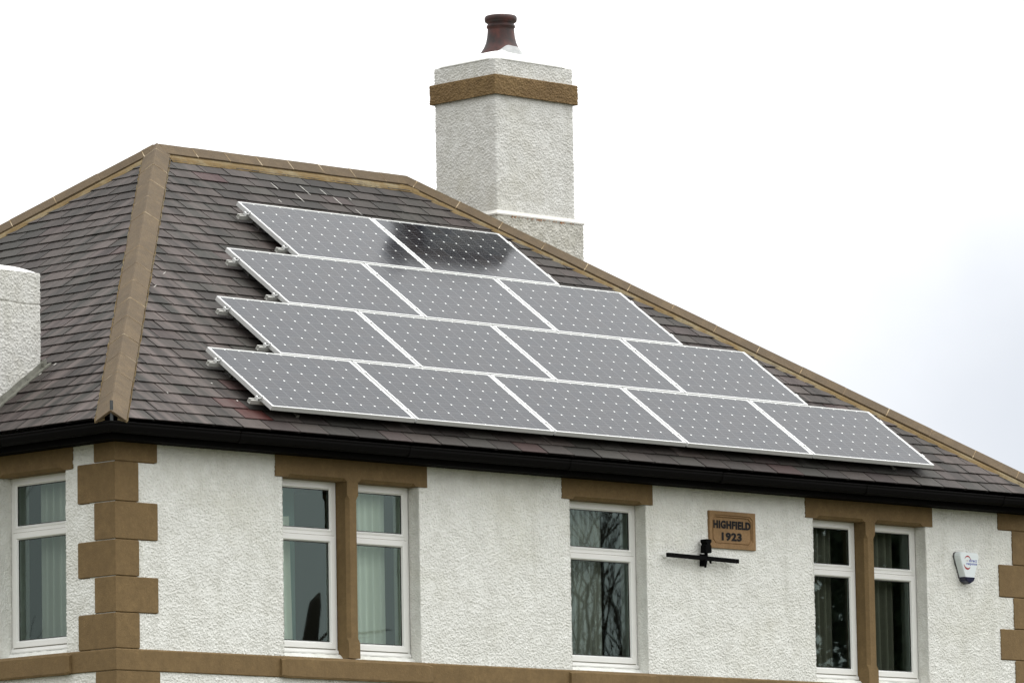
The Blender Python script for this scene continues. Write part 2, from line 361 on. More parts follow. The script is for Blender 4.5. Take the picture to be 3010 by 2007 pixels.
def rough_prism(b, x0, x1, y0, y1, z0, z1, m, step=.0052, amp=.0085, grain=.0075, groove=None, R=.014, taper=0):
    pts = []; nrm = []
    def seg(a, c, n):
        k = max(2, int(np.hypot(*(np.array(c)-a))/step))
        for t in np.arange(k)/k: pts.append(np.array(a)+(np.array(c)-a)*t); nrm.append(n)
    def arc(cx, cy, a0):
        for t in (0, 1, 2): 
            a = a0 + t*math.pi/6; pts.append(np.array((cx+R*math.cos(a), cy+R*math.sin(a)))); nrm.append((math.cos(a), math.sin(a)))
    seg((x0+R, y0), (x1-R, y0), (0, -1)); arc(x1-R, y0+R, -math.pi/2); seg((x1, y0+R), (x1, y1-R), (1, 0)); arc(x1-R, y1-R, 0)
    seg((x1-R, y1), (x0+R, y1), (0, 1)); arc(x0+R, y1-R, math.pi/2); seg((x0, y1-R), (x0, y0+R), (-1, 0)); arc(x0+R, y0+R, math.pi)
    P = np.array(pts); Nn = np.array(nrm); nu = len(P); nv = int((z1-z0)/step)+1; zs = np.linspace(z0, z1, nv)
    h = relief(nu, nv, step, grain, amp)
    h[:, -1] = 0; h[:, -2] *= .6
    if groove:
        for g in groove:
            wig = g + .006*np.sin(np.arange(nu)*.05) ; h -= .012*np.exp(-((zs[None, :]-wig[:, None])/.005)**2)
    X = P[:, None, 0] + Nn[:, None, 0]*h; Y = P[:, None, 1] + Nn[:, None, 1]*h; Z = np.broadcast_to(zs, (nu, nv))
    V = np.stack([X, Y, Z], -1).reshape(-1, 3); idx = np.arange(nu*nv).reshape(nu, nv); nx = np.roll(idx, -1, 0)
    q = np.stack([idx[:, :-1], nx[:, :-1], nx[:, 1:], idx[:, 1:]], -1).reshape(-1, 4)
    o = len(b.v); b.v.extend(V.tolist()); k = b.mi(m); b.f.extend((q+o).tolist()); b.m.extend([k]*len(q)); b.sm.extend([True]*len(q))
    b.add([tuple(V[i*nv+nv-1]) for i in range(nu)], [tuple(range(nu))], m)

# ---------------------------------------------------------------- dimensions
WD, D = 11.86, 8.806; AX, AR = 4.371, 7.54; HZ = 3.1597; GZ = -6.62
WX0, WX1, WY0, WY1 = OV, 11.73, OV, D-OV
ZT = -.12                                            # top of the walls
ZJ = [-.3141, -.6405, -.9517, -1.2513, -1.548, -1.8415]
ZS0, ZS1 = -2.016, -1.8415
FX = lambda u, v, h: np.stack([u, WY0-h, v], -1)      # front wall: u=x
SX = lambda u, v, h: np.stack([WX0-h, u, v], -1)      # side wall: u=y

house = empty('house', ((WX0+WX1)/2, (WY0+WY1)/2, GZ), 'white roughcast two storey house with brown painted stonework and a hipped slate roof', 'house')

# ---------------------------------------------------------------- ground
b = B(); b.add([(-600, -600, GZ), (800, -600, GZ), (800, 900, GZ), (-600, 900, GZ)], [(0, 1, 2, 3)], M['grass'])
tag(b.build('ground'), kind='structure')
b = B(); b.box(-40, 60, -34, -27.5, GZ, GZ+.004, M['asphalt']); tag(b.build('road'), kind='structure')

# ---------------------------------------------------------------- walls
WIN = [(2.12, 3.70), (5.53, 6.49), (8.695, 10.255)]; WZ0, WZ1 = -1.835, -.335
SWIN = (.90, 1.757)
TH = .32
def slab(b, holes, u0, u1, z0, z1, pt, m):
    us = sorted({u0, u1, *[q for h in holes for q in h[:2]]}); zs = sorted({z0, z1, *[q for h in holes for q in h[2:]]})
    def solid(i, j):
        if i < 0 or j < 0 or i >= len(us)-1 or j >= len(zs)-1: return False
        cu, cz = (us[i]+us[i+1])/2, (zs[j]+zs[j+1])/2
        return not any(h[0] < cu < h[1] and h[2] < cz < h[3] for h in holes)
    for i in range(len(us)-1):
        for j in range(len(zs)-1):
            if not solid(i, j): continue
            a, c, e, g = us[i], us[i+1], zs[j], zs[j+1]
            b.add([pt(a, e, 0), pt(c, e, 0), pt(c, g, 0), pt(a, g, 0)], [(0, 1, 2, 3)], m)
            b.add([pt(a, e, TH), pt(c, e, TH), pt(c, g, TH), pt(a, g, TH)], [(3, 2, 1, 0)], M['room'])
            for ok, p, q in ((solid(i-1, j), (a, e), (a, g)), (solid(i+1, j), (c, g), (c, e)), (solid(i, j-1), (c, e), (a, e)), (solid(i, j+1), (a, g), (c, g))):
                if not ok: b.add([pt(*p, 0), pt(*q, 0), pt(*q, TH), pt(*p, TH)], [(0, 1, 2, 3)], m)
fh = [(a, c, WZ0, WZ1) for a, c in WIN]
_zt = [.1] + ZJ
QH = []; QS = []
for i in range(6):
    lf = i % 2 == 0
    QH += [(0, WX0+(.4437 if lf else .2394)-.004, _zt[i+1], _zt[i]+.0005), (WX1-(.443 if lf else .24)+.004, 99, _zt[i+1], _zt[i]+.0005)]
    QS += [(0, WY0+(.2488 if lf else .4563)-.004, _zt[i+1], _zt[i]+.0005)]
for i in range(2):
    lf = i % 2 == 0; z = ZS0-.002-i*.3
    QH += [(0, WX0+(.455 if lf else .24)-.004, z-.3, z+.0005), (WX1-(.443 if lf else .24)+.004, 99, z-.3, z+.0005)]
    QS += [(0, WY0+(.245 if lf else .456)-.004, z-.3, z+.0005)]
b = B(); slab(b, [(a, c, WZ0, -.25) for a, c in WIN], WX0, WX1, GZ, ZT, lambda u, z, d: (u, WY0+.003+d, z), M['harl'])
rough_panel(b, WX0+.10, WX1-.1, ZS1-.01, ZT, QH+fh+[(2.05, 3.78, -.338, 0), (5.45, 6.56, -.338, 0), (8.61, 10.33, -.338, 0)], M['harl'], FX)
rough_panel(b, WX0+.10, WX1-.1, -2.6, ZS0+.01, QH, M['harl'], FX)
# roughcast reveal on the right jambs of the openings
for a, c in WIN:
    rough_panel(b, WY0-.004, WY0+.135, WZ0, WZ1, [], M['harl'], lambda u, v, h, c=c: np.stack([c-h, u, v], -1), amp=.006)
    rough_panel(b, WY0-.004, WY0+.135, WZ0, WZ1, [], M['harl'], lambda u, v, h, a=a: np.stack([a+h, u, v], -1), amp=.006)
part(b, 'front_wall', house)
b = B(); slab(b, [(*SWIN, WZ0, -.25)], WY0+TH+.003, WY1, GZ, ZT, lambda u, z, d: (WX0+.003+d, u, z), M['harl'])
b.box(WX0+.003, WX0+.01, WY0+.01, WY0+TH+.003, GZ, ZT, M['harl'])
rough_panel(b, WY0+.10, 5.0, ZS1-.01, ZT, QS+[(*SWIN, WZ0, WZ1), (.82, 1.85, -.338, 0)], M['harl'], SX)
rough_panel(b, WY0+.10, 5.0, -2.6, ZS0+.01, QS, M['harl'], SX)
rough_panel(b, WX0-.004, WX0+.135, WZ0, WZ1, [], M['harl'], lambda u, v, h: np.stack([u, SWIN[1]-h, v], -1), amp=.006)
part(b, 'side_wall', house)
b = B(); b.box(WX1-TH, WX1, WY0+TH+.004, WY1, GZ, ZT, M['harl']); part(b, 'side_wall', house)
b = B(); b.box(WX0+TH+.004, WX1-TH-.001, WY1-TH, WY1, GZ, ZT, M['harl']); part(b, 'back_wall', house)
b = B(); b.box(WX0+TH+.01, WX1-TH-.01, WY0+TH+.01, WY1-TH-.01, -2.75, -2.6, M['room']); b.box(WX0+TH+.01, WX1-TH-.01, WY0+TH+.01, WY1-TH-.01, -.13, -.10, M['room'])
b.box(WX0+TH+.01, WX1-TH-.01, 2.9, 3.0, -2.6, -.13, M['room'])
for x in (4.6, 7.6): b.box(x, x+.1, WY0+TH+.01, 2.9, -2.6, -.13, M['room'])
part(b, 'room_lining', house)

# quoins
def quoin(z0, z1, fa, sb, right=False, pr=.014):
    b = B(); c = .013
    def loop(z, o):                       # L-shaped corner outline, o = how far proud
        if not right:
            xo, yo = WX0-o, WY0-o
            return [(xo, yo, z), (WX0+fa+(o-pr), yo, z), (WX0+fa+(o-pr), WY0+.02, z), (WX0+.02, WY0+.02, z), (WX0+.02, WY0+sb+(o-pr), z), (xo, WY0+sb+(o-pr), z)]
        xo, yo = WX1+o, WY0-o
        return [(xo, yo, z), (xo, WY0+sb+(o-pr), z), (WX1-.02, WY0+sb+(o-pr), z), (WX1-.02, WY0+.02, z), (WX1-fa-(o-pr), WY0+.02, z), (WX1-fa-(o-pr), yo, z)]
    b.sections([loop(z0, -.001), loop(z0+.007, -.001), loop(z0+.0075, pr-.003), loop(z0+c, pr), loop(z1-.006, pr), loop(z1, pr-.005)], M['stone'])
    return part(b, 'quoin', house)
zt = [ZT+.06] + ZJ
for i in range(6):
    lf = i % 2 == 0
    quoin(zt[i+1], zt[i], .4437 if lf else .2394, .2488 if lf else .4563)
    quoin(zt[i+1]-.0, zt[i], .443 if lf else .24, .2488 if lf else .4563, True)
for i in range(5):
    lf = i % 2 == 0; z = ZS0 - .002 - i*.3
    quoin(z-.3, z, .455 if lf else .24, .245 if lf else .456); quoin(z-.3, z, .443 if lf else .24, .245 if lf else .456, True)

# string course running round the house, with projecting sills
b = B(); pr = .018
def sring(z, o): return [(WX0-o, WY0-o, z), (WX1+o, WY0-o, z), (WX1+o, WY1+o, z), (WX0-o, WY1+o, z)]
b.sections([sring(ZS0, -.01), sring(ZS0, pr-.006), sring(ZS0+.008, pr), sring(ZS1-.008, pr), sring(ZS1+.004, pr-.012), sring(ZS1+.008, -.01)], M['stone'], caps=False)
part(b, 'string_course', house)
def wob(k): return random.uniform(-k, k)
def sill(u0, u1, fn):
    b = B(); o = .055; n = 26; secs = []
    for i in range(n+1):
        u = u0+(u1-u0)*i/n; e = .010 if i in (0, n) else 0; w = wob(.0022)
        secs.append([fn(u, ZS0-.004+e+wob(.001), -.02), fn(u, ZS0-.004+e+wob(.001), o-.008-e), fn(u, ZS0+.012+e+wob(.002), o-e+w*.6), fn(u, ZS1-.022-e+w, o-e+wob(.001)), fn(u, ZS1-.012-e+w, o-.014-e), fn(u, ZS1+.020-e, -.13)])
    b.sections(secs, M['stone']); return part(b, 'window_sill', house)
fpt = lambda u, z, o: (u, WY0-o, z)
spt = lambda u, z, o: (WX0-o, u, z)
for a, c in ((2.055, 3.80), (5.475, 6.575), (8.612, 10.36)): sill(a, c, fpt)
sill(.82, 1.86, spt)
# cement bedding above each sill
for fn, a, c in ((fpt, 2.12, 3.70), (fpt, 5.53, 6.49), (fpt, 8.695, 10.255), (spt, .90, 1.757)):
    b = B(); secs = []
    for i in range(41):
        u = a+(c-a)*i/40; k = wob(.004)
        secs.append([fn(u, ZS1+.006, -.13), fn(u, ZS1+.006+k*.5, -.062+k), fn(u, ZS1+.046+k, -.105), fn(u, ZS1+.050, -.13)])
    b.sections(secs, M['harl']); part(b, 'sill_bedding', house)

# lintels: swept section with a stopped chamfer on the lower arris
def lintel(u0, u1, spans, fn, pr=.012):
    b = B(); zb = -.335; k = .027
    st = [(u0, 0)]
    for a, c in spans: st += [(a, 0), (a+.034, k), (c-.034, k), (c, 0)]
    st.append((u1, 0)); secs = []
    for u, ch in st:
        secs.append([fn(u, ZT+.06, pr), fn(u, zb+ch+.0005, pr), fn(u, zb, pr-ch*1.25-.0005), fn(u, zb, -.16), fn(u, ZT+.06, -.16)])
    b.sections(secs, M['stone']); return part(b, 'lintel', house)
lintel(2.035, 3.792, [(2.162, 2.853), (2.985, 3.661)], fpt)
lintel(5.433, 6.576, [(5.557, 6.438)], fpt)
lintel(8.59, 10.347, [(8.735, 9.395), (9.54, 10.21)], fpt)
lintel(.80, 1.87, [(.92, 1.735)], spt)
def mullion(x0, x1, fn):
    b = B(); secs = []
    for z, ch in ((-.3345, 0), (-.445, 0), (-.485, .026), (-1.655, .026), (-1.70, 0), (ZS1+.012, 0)):
        pr = .010
        secs.append([fn(x0, z, -.16), fn(x0, z, pr-ch-.001), fn(x0+ch+.001, z, pr), fn(x1-ch-.001, z, pr), fn(x1, z, pr-ch-.001), fn(x1, z, -.16)])
    b.sections(secs, M['stone']); return part(b, 'mullion', house)
mullion(2.852, 2.982, fpt); mullion(9.408, 9.540, fpt)

# windows
def window(x0, x1, fn, label=None):
    """White two-light window: fixed light over an opening sash. fn(u, z, out)"""
    FR = -.128
    f = lambda u, z, y: fn(u, z, FR-y); FQ = (0, 1, 2, 3) if fn is fpt else (3, 2, 1, 0)
    b = B(); zb, zt_ = -1.787, -.333
    rings(b, x0, x1, zb, zt_, [(0, .06), (0, 0), (.046, 0), (.050, .006), (.050, .06)], M['upvc'], f)
    zm0, zm1 = -.795, -.735                                     # transom
    b.sections([[f(u, zm0, .05), f(u, zm0, .004), f(u, zm0+.006, 0), f(u, zm1-.02, 0), f(u, zm1-.02, .05)] for u in (x0+.048, x1-.048)], M['upvc'])
    # projecting lower sill bar with its drip groove
    b.sections([[f(u, zb-.004, .05), f(u, zb-.004, -.012), f(u, zb+.008, -.016), f(u, zb+.030, -.010), f(u, zb+.034, .02)] for u in (x0, x1)], M['upvc'])
    fo = part(b, 'window', house)
    if label: fo['label'] = label
    # glazing frame of the upper light
    b = B(); rings(b, x0+.046, x1-.046, zm1-.022, zt_-.044, [(0, .02), (0, -.004), (.012, -.006), (.024, .008), (.024, .03)], M['upvc'], f)
    part(b, 'top_light_frame', fo)
    # opening sash
    b = B(); s0, s1 = zb+.040, zm0+.004
    rings(b, x0+.026, x1-.026, s0, s1, [(0, .004), (0, -.010), (.004, -.014), (.044, -.014), (.050, -.011), (.058, .004), (.060, .03)], M['upvc'], f)
    rings(b, x0+.024, x1-.024, s0-.004, s1+.003, [(-.001, -.0015), (.006, -.0015), (.006, .004)], M['bead'], f)
    part(b, 'opening_sash', fo)
    b = B(); rings(b, x0+.072, x1-.072, zm1+.0045, zt_-.0705, [(-.004, .010), (.004, .010), (.004, .018)], M['gasket'], f)
    rings(b, x0+.086, x1-.086, s0+.0605, s1-.0605, [(-.004, .006), (.004, .006), (.004, .012)], M['gasket'], f)
    part(b, 'gasket', fo)
    b = B(); b.add([f(x0+.06, zm1-.01, .016), f(x1-.06, zm1-.01, .016), f(x1-.06, zt_-.05, .016), f(x0+.06, zt_-.05, .016)], [FQ], M['glass']); part(b, 'pane', fo)
    b = B(); b.add([f(x0+.07, s0+.04, .010), f(x1-.07, s0+.04, .010), f(x1-.07, s1-.04, .010), f(x0+.07, s1-.04, .010)], [FQ], M['glass']); part(b, 'pane', fo)
    return fo
window(2.13, 2.845, fpt); window(2.985, 3.69, fpt); window(5.537, 6.483, fpt); window(8.702, 9.402, fpt); window(9.545, 10.247, fpt); window(.907, 1.752, spt)

# curtains
def drape(u0, u1, z0, z1, fn, m, label, folds=7, depth=.27, amp=.022, flare=0):
    b = B(); nu, nv = int(folds*10)+1, 14; P = []; UV = []
    ph = random.uniform(0, 6)
    for i in range(nu):
        for j in range(nv):
            t = i/(nu-1); s = j/(nv-1); u = u0+(u1-u0)*(t) + flare*(1-s)*(t-.5)
            y = depth + amp*math.sin(t*folds*2*math.pi+ph+.5*math.sin(5*t)) + amp*.4*math.sin(t*folds*4.3+s*1.2)
            P.append(fn(u, z0+(z1-z0)*s, -y)); UV.append((t*(u1-u0), s))
    b.add(P, [(i*nv+j, (i+1)*nv+j, (i+1)*nv+j+1, i*nv+j+1) for i in range(nu-1) for j in range(nv-1)], m, True); b.uv = ('UVMap', UV)
    tag(b.build('curtain'), label, 'curtain', 'curtains behind the upstairs windows')
TH_ = .36
drape(2.36, 2.50, -1.95, -.62, fpt, M['curtain'], 'narrow pale curtain edge at the left side of the left double window', 2, TH_, flare=.08)
drape(3.16, 3.62, -2.0, -.3, fpt, M['curtain'], 'pale grey-green full length curtain behind the right light of the left double window', 6, TH_, .02)
drape(5.60, 6.28, -2.0, -.3, fpt, M['net'], 'faint fawn net curtain behind the single window', 11, TH_, .014)
drape(8.9, 9.33, -2.0, -.3, fpt, M['curtain_dark'], 'dark olive curtain behind the left light of the right double window', 5, TH_, .026)
drape(9.72, 10.15, -2.0, -.3, fpt, M['curtain_dark'], 'dark olive curtain behind the right light of the right double window', 5, TH_, .026)
drape(1.02, 1.66, -2.0, -.3, spt, M['curtain_grey'], 'grey curtain with folds behind the window in the left side wall', 8, TH_, .024)
b = B(); b.box(2.42, 2.82, WY0+.62, WY0+.64, -2.2, -.25, M['reflection_sheet']); tag(b.build('reflection_tint_sheet'), 'grey-green sheet added for sky reflection behind the left light of the left double window', 'reflection_sheet')  # added sheet, coloured like the sky reflection in this pane

# ---------------------------------------------------------------- eaves
b = B()
def er(z, o): return [(-o, -o, z), (WD+o, -o, z), (WD+o, D+o, z), (-o, D+o, z)]
b.sections([er(-.045, -.035), er(-.165, -.035), er(-.165, -.055), er(-.155, -.055), er(-.155, -.40)], M['blackwood'], caps=False); 
roof = empty('roof', (0, 0, 0), None, None)
roof.parent = house; roof.location = -parent_world(house); roof.location += Vector((0, 0, 0))
part(b, 'fascia', house)
def gprof(e=0): return [(-.034, -.030), (-.034, -.100-e), (-.020, -.118-e), (.030+e, -.124-e), (.055+e, -.104-e), (.066+e, -.070), (.066+e, -.052), (.074+e, -.046), (.074+e, -.036), (.064, -.034), (.056, -.05), (.045, -.098), (-.015, -.108), (-.028, -.09), (-.028, -.03)]
b = B(); pf = gprof(); secs = [[Vector(er(z, o)[k]) for o, z in pf] for k in range(4)]
b.sections(secs, M['black'], closed=True)
for k, n in ((0, 6), (3, 4)):                                    # union clips
    for i in range(n):
        t = (1.35 + i*1.93); pf2 = gprof(.004)
        if k == 0: S_ = [[Vector((x, -o, z)) for o, z in pf2] for x in (t, t+.055)]
        else: S_ = [[Vector((-o, y, z)) for o, z in pf2] for y in (t, t+.055)]
        b.sections(S_, M['black'])
part(b, 'gutter', house)

# ---------------------------------------------------------------- slates
def clip(poly, a, c):                 # keep the left side of a->c
    outp = []; ax, ay = a; dx, dy = c[0]-ax, c[1]-ay
    sd = lambda p: dx*(p[1]-ay)-dy*(p[0]-ax)
    for i in range(len(poly)):
        p, q = poly[i], poly[(i+1) % len(poly)]; sp, sq = sd(p), sd(q)
        if sp >= 0: outp.append(p)
        if (sp >= 0) != (sq >= 0):
            t = sp/(sp-sq); outp.append((p[0]+(q[0]-p[0])*t, p[1]+(q[1]-p[1])*t))
    return outp
GAUGE, SW = .168, .3255
PAL = [((.053, .044, .039), 5), ((.047, .043, .037), 4), ((.062, .050, .044), 3), ((.042, .036, .031), 3), ((.040, .038, .032), 2), ((.054, .040, .037), 1.3), ((.058, .033, .030), .15)]
REDS = {('front', 2, 5): (.070, .020, .017), ('front', 1, 5): (.085, .022, .018), ('front', 29, 14): (.07, .036, .036)}
def slate_face(key, O, U, S, NN, poly, S_len, hips):
    b = B(); tint = []; wea = []; uvs = []
    def pt(u, s, h): return O + U*u + S*s + NN*h
    b.add([pt(u, s, .0) for u, s in poly], [tuple(range(len(poly)))], M['underlay']); tint.append((.02, .02, .02, 1)); wea.append(0); uvs += poly
    umax = max(p[0] for p in poly); r = 0; s0 = -.004
    while s0 < S_len:
        off = (r % 2)*SW/2 + .13 + .006*random.uniform(-1, 1); i0 = -2
        ed = [(i-1)*SW + off + random.uniform(-.02, .02) for i in range(int(umax/SW)+4)]
        for i in range(int(umax/SW)+3):
            a = ed[i]; c = ed[i+1] - .011 - random.uniform(0, .004); ts = s0 + random.uniform(-.004, .004)
            P = [(a, ts), (c, ts + random.uniform(-.0015, .0015)), (c, s0+GAUGE+.045), (a, s0+GAUGE+.045)]
            for k in range(len(poly)):
                if k == 0 and r == 0: continue
                P = clip(P, poly[k], poly[(k+1) % len(poly)])
                if len(P) < 3: break
            if len(P) < 3: continue
            lift = random.uniform(-.001, .0025)
            top = lambda s: .0175 + lift - .0135*(s-s0)/(GAUGE+.045)
            th = .0065; n = len(P)
            vs = [pt(u, s, top(s)) for u, s in P] + [pt(u, s, top(s)-th) for u, s in P]
            fs = [tuple(range(n)), tuple(range(2*n-1, n-1, -1))] + [(k, k+n, (k+1) % n + n, (k+1) % n) for k in range(n)]
            b.add(vs, fs, M['slate']); uvs += P+P
            col = REDS.get((key, r, i)) or random.choices([q[0] for q in PAL], [q[1] for q in PAL])[0]
            k_ = .70*random.uniform(.66, 1.32); col = (col[0]*k_, col[1]*k_, col[2]*k_, 1)
            w = 0; cu, cs = (a+c)/2, s0+.08
            for hu, hs_, wgt in hips:             # distance across the roof to the hip line above
                d = abs(cu - hu(cs)); w = max(w, wgt*min(1, 1.5*max(0, 1 - d/1.9))*(1-.6*cs/S_len))
            tint += [col]*len(fs); wea += [min(1, w)]*len(fs)
        s0 += GAUGE; r += 1
    b.attr = {'tint': tint, 'weather': wea}; b.uv = ('roof', uvs)
    return part(b, 'slates', roof)
V3 = Vector
hw = D/2
sl = math.hypot(hw, HZ); sf = math.hypot(AX, HZ); sr = math.hypot(WD-AR, HZ)
slate_face('front', V3((0, 0, 0)), V3((1, 0, 0)), V3((0, hw, HZ))/sl, V3((0, -HZ, hw))/sl, [(0, 0), (WD, 0), (AR, sl), (AX, sl)], sl,
           [(lambda s: AX*s/sl, 0, 1.0), (lambda s: WD-(WD-AR)*s/sl, 0, .5)])
slate_face('back', V3((WD, D, 0)), V3((-1, 0, 0)), V3((0, -hw, HZ))/sl, V3((0, HZ, hw))/sl, [(0, 0), (WD, 0), (WD-AX, sl), (WD-AR, sl)], sl, [])
# the left face: u runs from the back corner to the front one
slate_face('side', V3((0, D, 0)), V3((0, -1, 0)), V3((AX, 0, HZ))/sf, V3((-HZ, 0, AX))/sf, [(0, 0), (D, 0), (hw, sf)], sf,
           [(lambda s: D-hw*s/sf, 0, 1.0)])
slate_face('right', V3((WD, 0, 0)), V3((0, 1, 0)), V3((AR-WD, 0, HZ))/sr, V3((HZ, 0, WD-AR))/sr, [(0, 0), (D, 0), (hw, sr)], sr, [])

# ridge and hip tiles with their mortar
A_, A2 = V3((AX, hw, HZ)), V3((AR, hw, HZ))
nF = V3((0, -HZ, hw)).normalized(); nB = V3((0, HZ, hw)).normalized(); nL = V3((-HZ, 0, AX)).normalized(); nR = V3((HZ, 0, WD-AR)).normalized()
def capping(name, P0, P1, n1, n2, tile=.457, wl=.185, start=0, mort=.055, hgt=.034, drop=.0, bed=.018):
    """V-shaped clay tiles on a mortar bed along P0->P1."""
    e = (P1-P0).normalized(); Ln = (P1-P0).length; NA = (n1+n2).normalized()
    w1 = e.cross(n1).normalized();  w2 = e.cross(n2).normalized()
    if w1.z > 0: w1 = -w1
    if w2.z > 0: w2 = -w2
    if (w1-w2).length < .3: w2 = -w2
    def sec(t, lift=0, wx=0, th=.016):
        o = P0+e*t; top = o + NA*(hgt+.040+lift); c = .016
        a1 = o + w1*(wl+wx) + n1*(hgt+lift); a2 = o + w2*(wl+wx) + n2*(hgt+lift)
        p1 = top + (a1-top).normalized()*c; p2 = top + (a2-top).normalized()*c; tp = top - NA*.004
        return [a1, p1, tp, p2, a2, a2-n2*th, top-NA*(th*1.4), a1-n1*th]
    b = B(); t = start; k = 0
    while t < Ln-.02:
        t1 = min(t+tile-.005, Ln); lf = random.uniform(-.002, .002); wx = random.uniform(-.003, .003)
        b.sections([sec(t, lf-.002, wx), sec(t+.004, lf, wx), sec(t1-.004, lf+random.uniform(-.001, .001), wx), sec(t1, lf-.002, wx)], M['ridge'])
        if t1 < Ln-.03:
            b.sections([sec(t1-.002, -.0005+random.uniform(0, .002), .001, .02), sec(t1+.0055, -.0005+random.uniform(0, .002), .001, .02)], M['joint'])
        t = t1+.005
    o1 = part(b, name, roof)
    b = B(); n = int(Ln/.05)
    for w, nn in ((w1, n1), (w2, n2)):
        secs = []
        for i in range(n+1):
            t = max(0, start)+ (Ln-max(0, start))*i/n; o = P0+e*t; k1 = random.uniform(-.006, .006); k2 = random.uniform(-.004, .006)
            secs.append([o+w*(wl-.07)+nn*.002, o+w*(wl+mort+k1)+nn*.012, o+w*(wl+mort*.55+k2)+nn*(bed+.008+k2*.5), o+w*(wl+.002+k2*.4)+nn*(hgt-.016), o+w*(wl-.07)+nn*(hgt-.012)])
        b.sections(secs, M['mortar'])
    part(b, name.split('_')[0]+'_mortar', roof)
capping('hip_tiles', V3((-.01, -.01, -.005)), A_+V3((.03, .03, .020)), nF, nL, mort=.016, wl=.125, hgt=.028)
capping('hip_tiles', V3((WD+.01, -.01, -.005)), A2+V3((-.02, .02, .01)), nF, nR, mort=.115, wl=.112)
capping('hip_tiles', V3((-.01, D+.01, -.005)), A_, nB, nL, mort=.13, wl=.105)
capping('hip_tiles', V3((WD+.01, D+.01, -.005)), A2, nB, nR)
capping('ridge_tiles', A_+V3((-.02, 0, 0)), A2+V3((.02, 0, 0)), nF, nB, start=.045, mort=.13, wl=.10, tile=.40)
# hip iron at the front corner
b = B(); b.box(-.024, .002, -.026, -.016, -.075, .135, M['hipiron']); b.box(-.022, 0, -.016, .12, -.075, -.065, M['hipiron']); part(b, 'hip_iron', roof)
# droppings and scratches
b = B()
def on_front(u, s, h=.02): return V3((u, 0, 0)) + V3((0, hw, HZ))/sl*s + nF*h
def on_side(y, s, h=.02): return V3((0, y, 0)) + V3((AX, 0, HZ))/sf*s + nL*h
def streak(fn, u, s, L_, w, tilt=.0):
    n = 6; L1 = []; L2 = []
    for i in range(n+1):
        t = i/n; ww = w*(1-abs(2*t-1)**2*.7)*random.uniform(.6, 1.2); L1.append(fn(u-ww/2+tilt*t, s-L_*t)); L2.append(fn(u+ww/2+tilt*t, s-L_*t))
    b.add(L1+L2, [(i, i+1, n+2+i, n+1+i) for i in range(n)], M['drop'])
for u, s, L_ in ((5.45, 4.98, .13), (5.62, 4.80, .16), (5.83, 5.0, .19), (6.07, 4.98, .12), (6.13, 4.83, .15), (5.28, 4.62, .06), (6.25, 4.62, .12), (6.35, 4.86, .05)): streak(fn=on_front, u=u, s=s, L_=L_, w=.013)
for y, s in ((1.72, 2.62), (1.62, 2.38), (1.2, 1.55), (1.75, 1.13), (1.8, .98), (2.45, .40)): streak(on_side, y, s, .035, .02)
for u, s in ((1.7, .47), (1.62, .75), (.95, .5)): streak(on_front, u, s, .02, .015)
o = part(b, 'bird_droppings', roof); o['kind'] = 'stuff'

# ---------------------------------------------------------------- chimneys
def dome(b, x0, x1, y0, y1, z, top, m, fx=.5, fy=.5, rr=.2):
    secs = []; cx, cy = x0+(x1-x0)*fx, y0+(y1-y0)*fy; n = 12
    for k in range(n+1):
        t = k/n; q = 1-t*(1-rr); zz = z + (top-z)*(math.sin(t*math.pi/2)**.8 if t else 0)
        L_ = []
        for i in range(48):
            a = 2*math.pi*i/48; c, s_ = math.cos(a), math.sin(a); p = 14*(1-t)+2.2*t
            r = (abs(c)**p+abs(s_)**p)**(-1/p)
            L_.append((cx + c*r*q*((x1-cx) if c > 0 else (cx-x0)), cy + s_*r*q*((y1-cy) if s_ > 0 else (cy-y0)), zz))
        secs.append(L_)
    b.sections(secs, m, smooth=True)
def chimney_root(loc, label): 
    o = bpy.data.objects.new('chimney', None); COL.objects.link(o); o.parent = house; o.location = Vector(loc) - parent_world(house); o['label'] = label; return o
cx0, cx1, cy0, cy1 = 8.342, 9.410, 3.97, 4.815
CH = V3((0, 0, -.048)) ; ch = chimney_root((8.87, 4.4, 1.5), 'tall pale roughcast chimney with a brown band and a red pot')
b = B(); rough_prism(b, cx0, cx1, cy0, cy1, 2.90, 4.12, M['harl_chimney']); rough_prism(b, cx0-.003, cx1-.003, cy0-.003, cy1+.003, 4.26, 4.455, M['harl_chimney'])
part(b, 'shaft', ch)
b = B(); rough_prism(b, cx0-.036, cx1+.036, cy0-.036, cy1+.036, 4.100, 4.292, M['stone_chip'], amp=.010, R=.01)
b.box(cx0-.034, cx1+.034, cy0-.034, cy1+.034, 4.104, 4.13, M['stone_chip']); part(b, 'band', ch)
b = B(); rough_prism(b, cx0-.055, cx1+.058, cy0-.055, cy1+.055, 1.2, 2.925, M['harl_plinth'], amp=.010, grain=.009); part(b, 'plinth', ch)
b = B(); o_ = .062
b.sections([[(cx0-o, cy0-o, z), (cx1+o, cy0-o, z), (cx1+o, cy1+o, z), (cx0-o, cy1+o, z)] for o, z in ((.04, 2.90), (.064, 2.912), (.066, 2.926), (.03, 2.955), (-.02, 2.985))], M['cement2'], caps=False); part(b, 'weathering', ch)
def rust(t, p, o):
    p.inputs['Base Color'].default_value = (.34, .13, .035, 1); p.inputs['Roughness'].default_value = .9
M['rust'] = mat('rust_stain', rust)
b = B()
for i in range(40):
    x = cx0+.12 + random.random()**1.2*.85; w = random.uniform(.004, .014); h_ = random.uniform(.006, .028)
    b.add([(x, cy0-.0665, 2.915), (x+w, cy0-.0665, 2.915), (x+w*.7, cy0-.0665, 2.915-h_), (x+w*.3, cy0-.0665, 2.915-h_)], [(0, 3, 2, 1)], M['rust'])
part(b, 'rust_stains', ch)['kind'] = 'stuff'
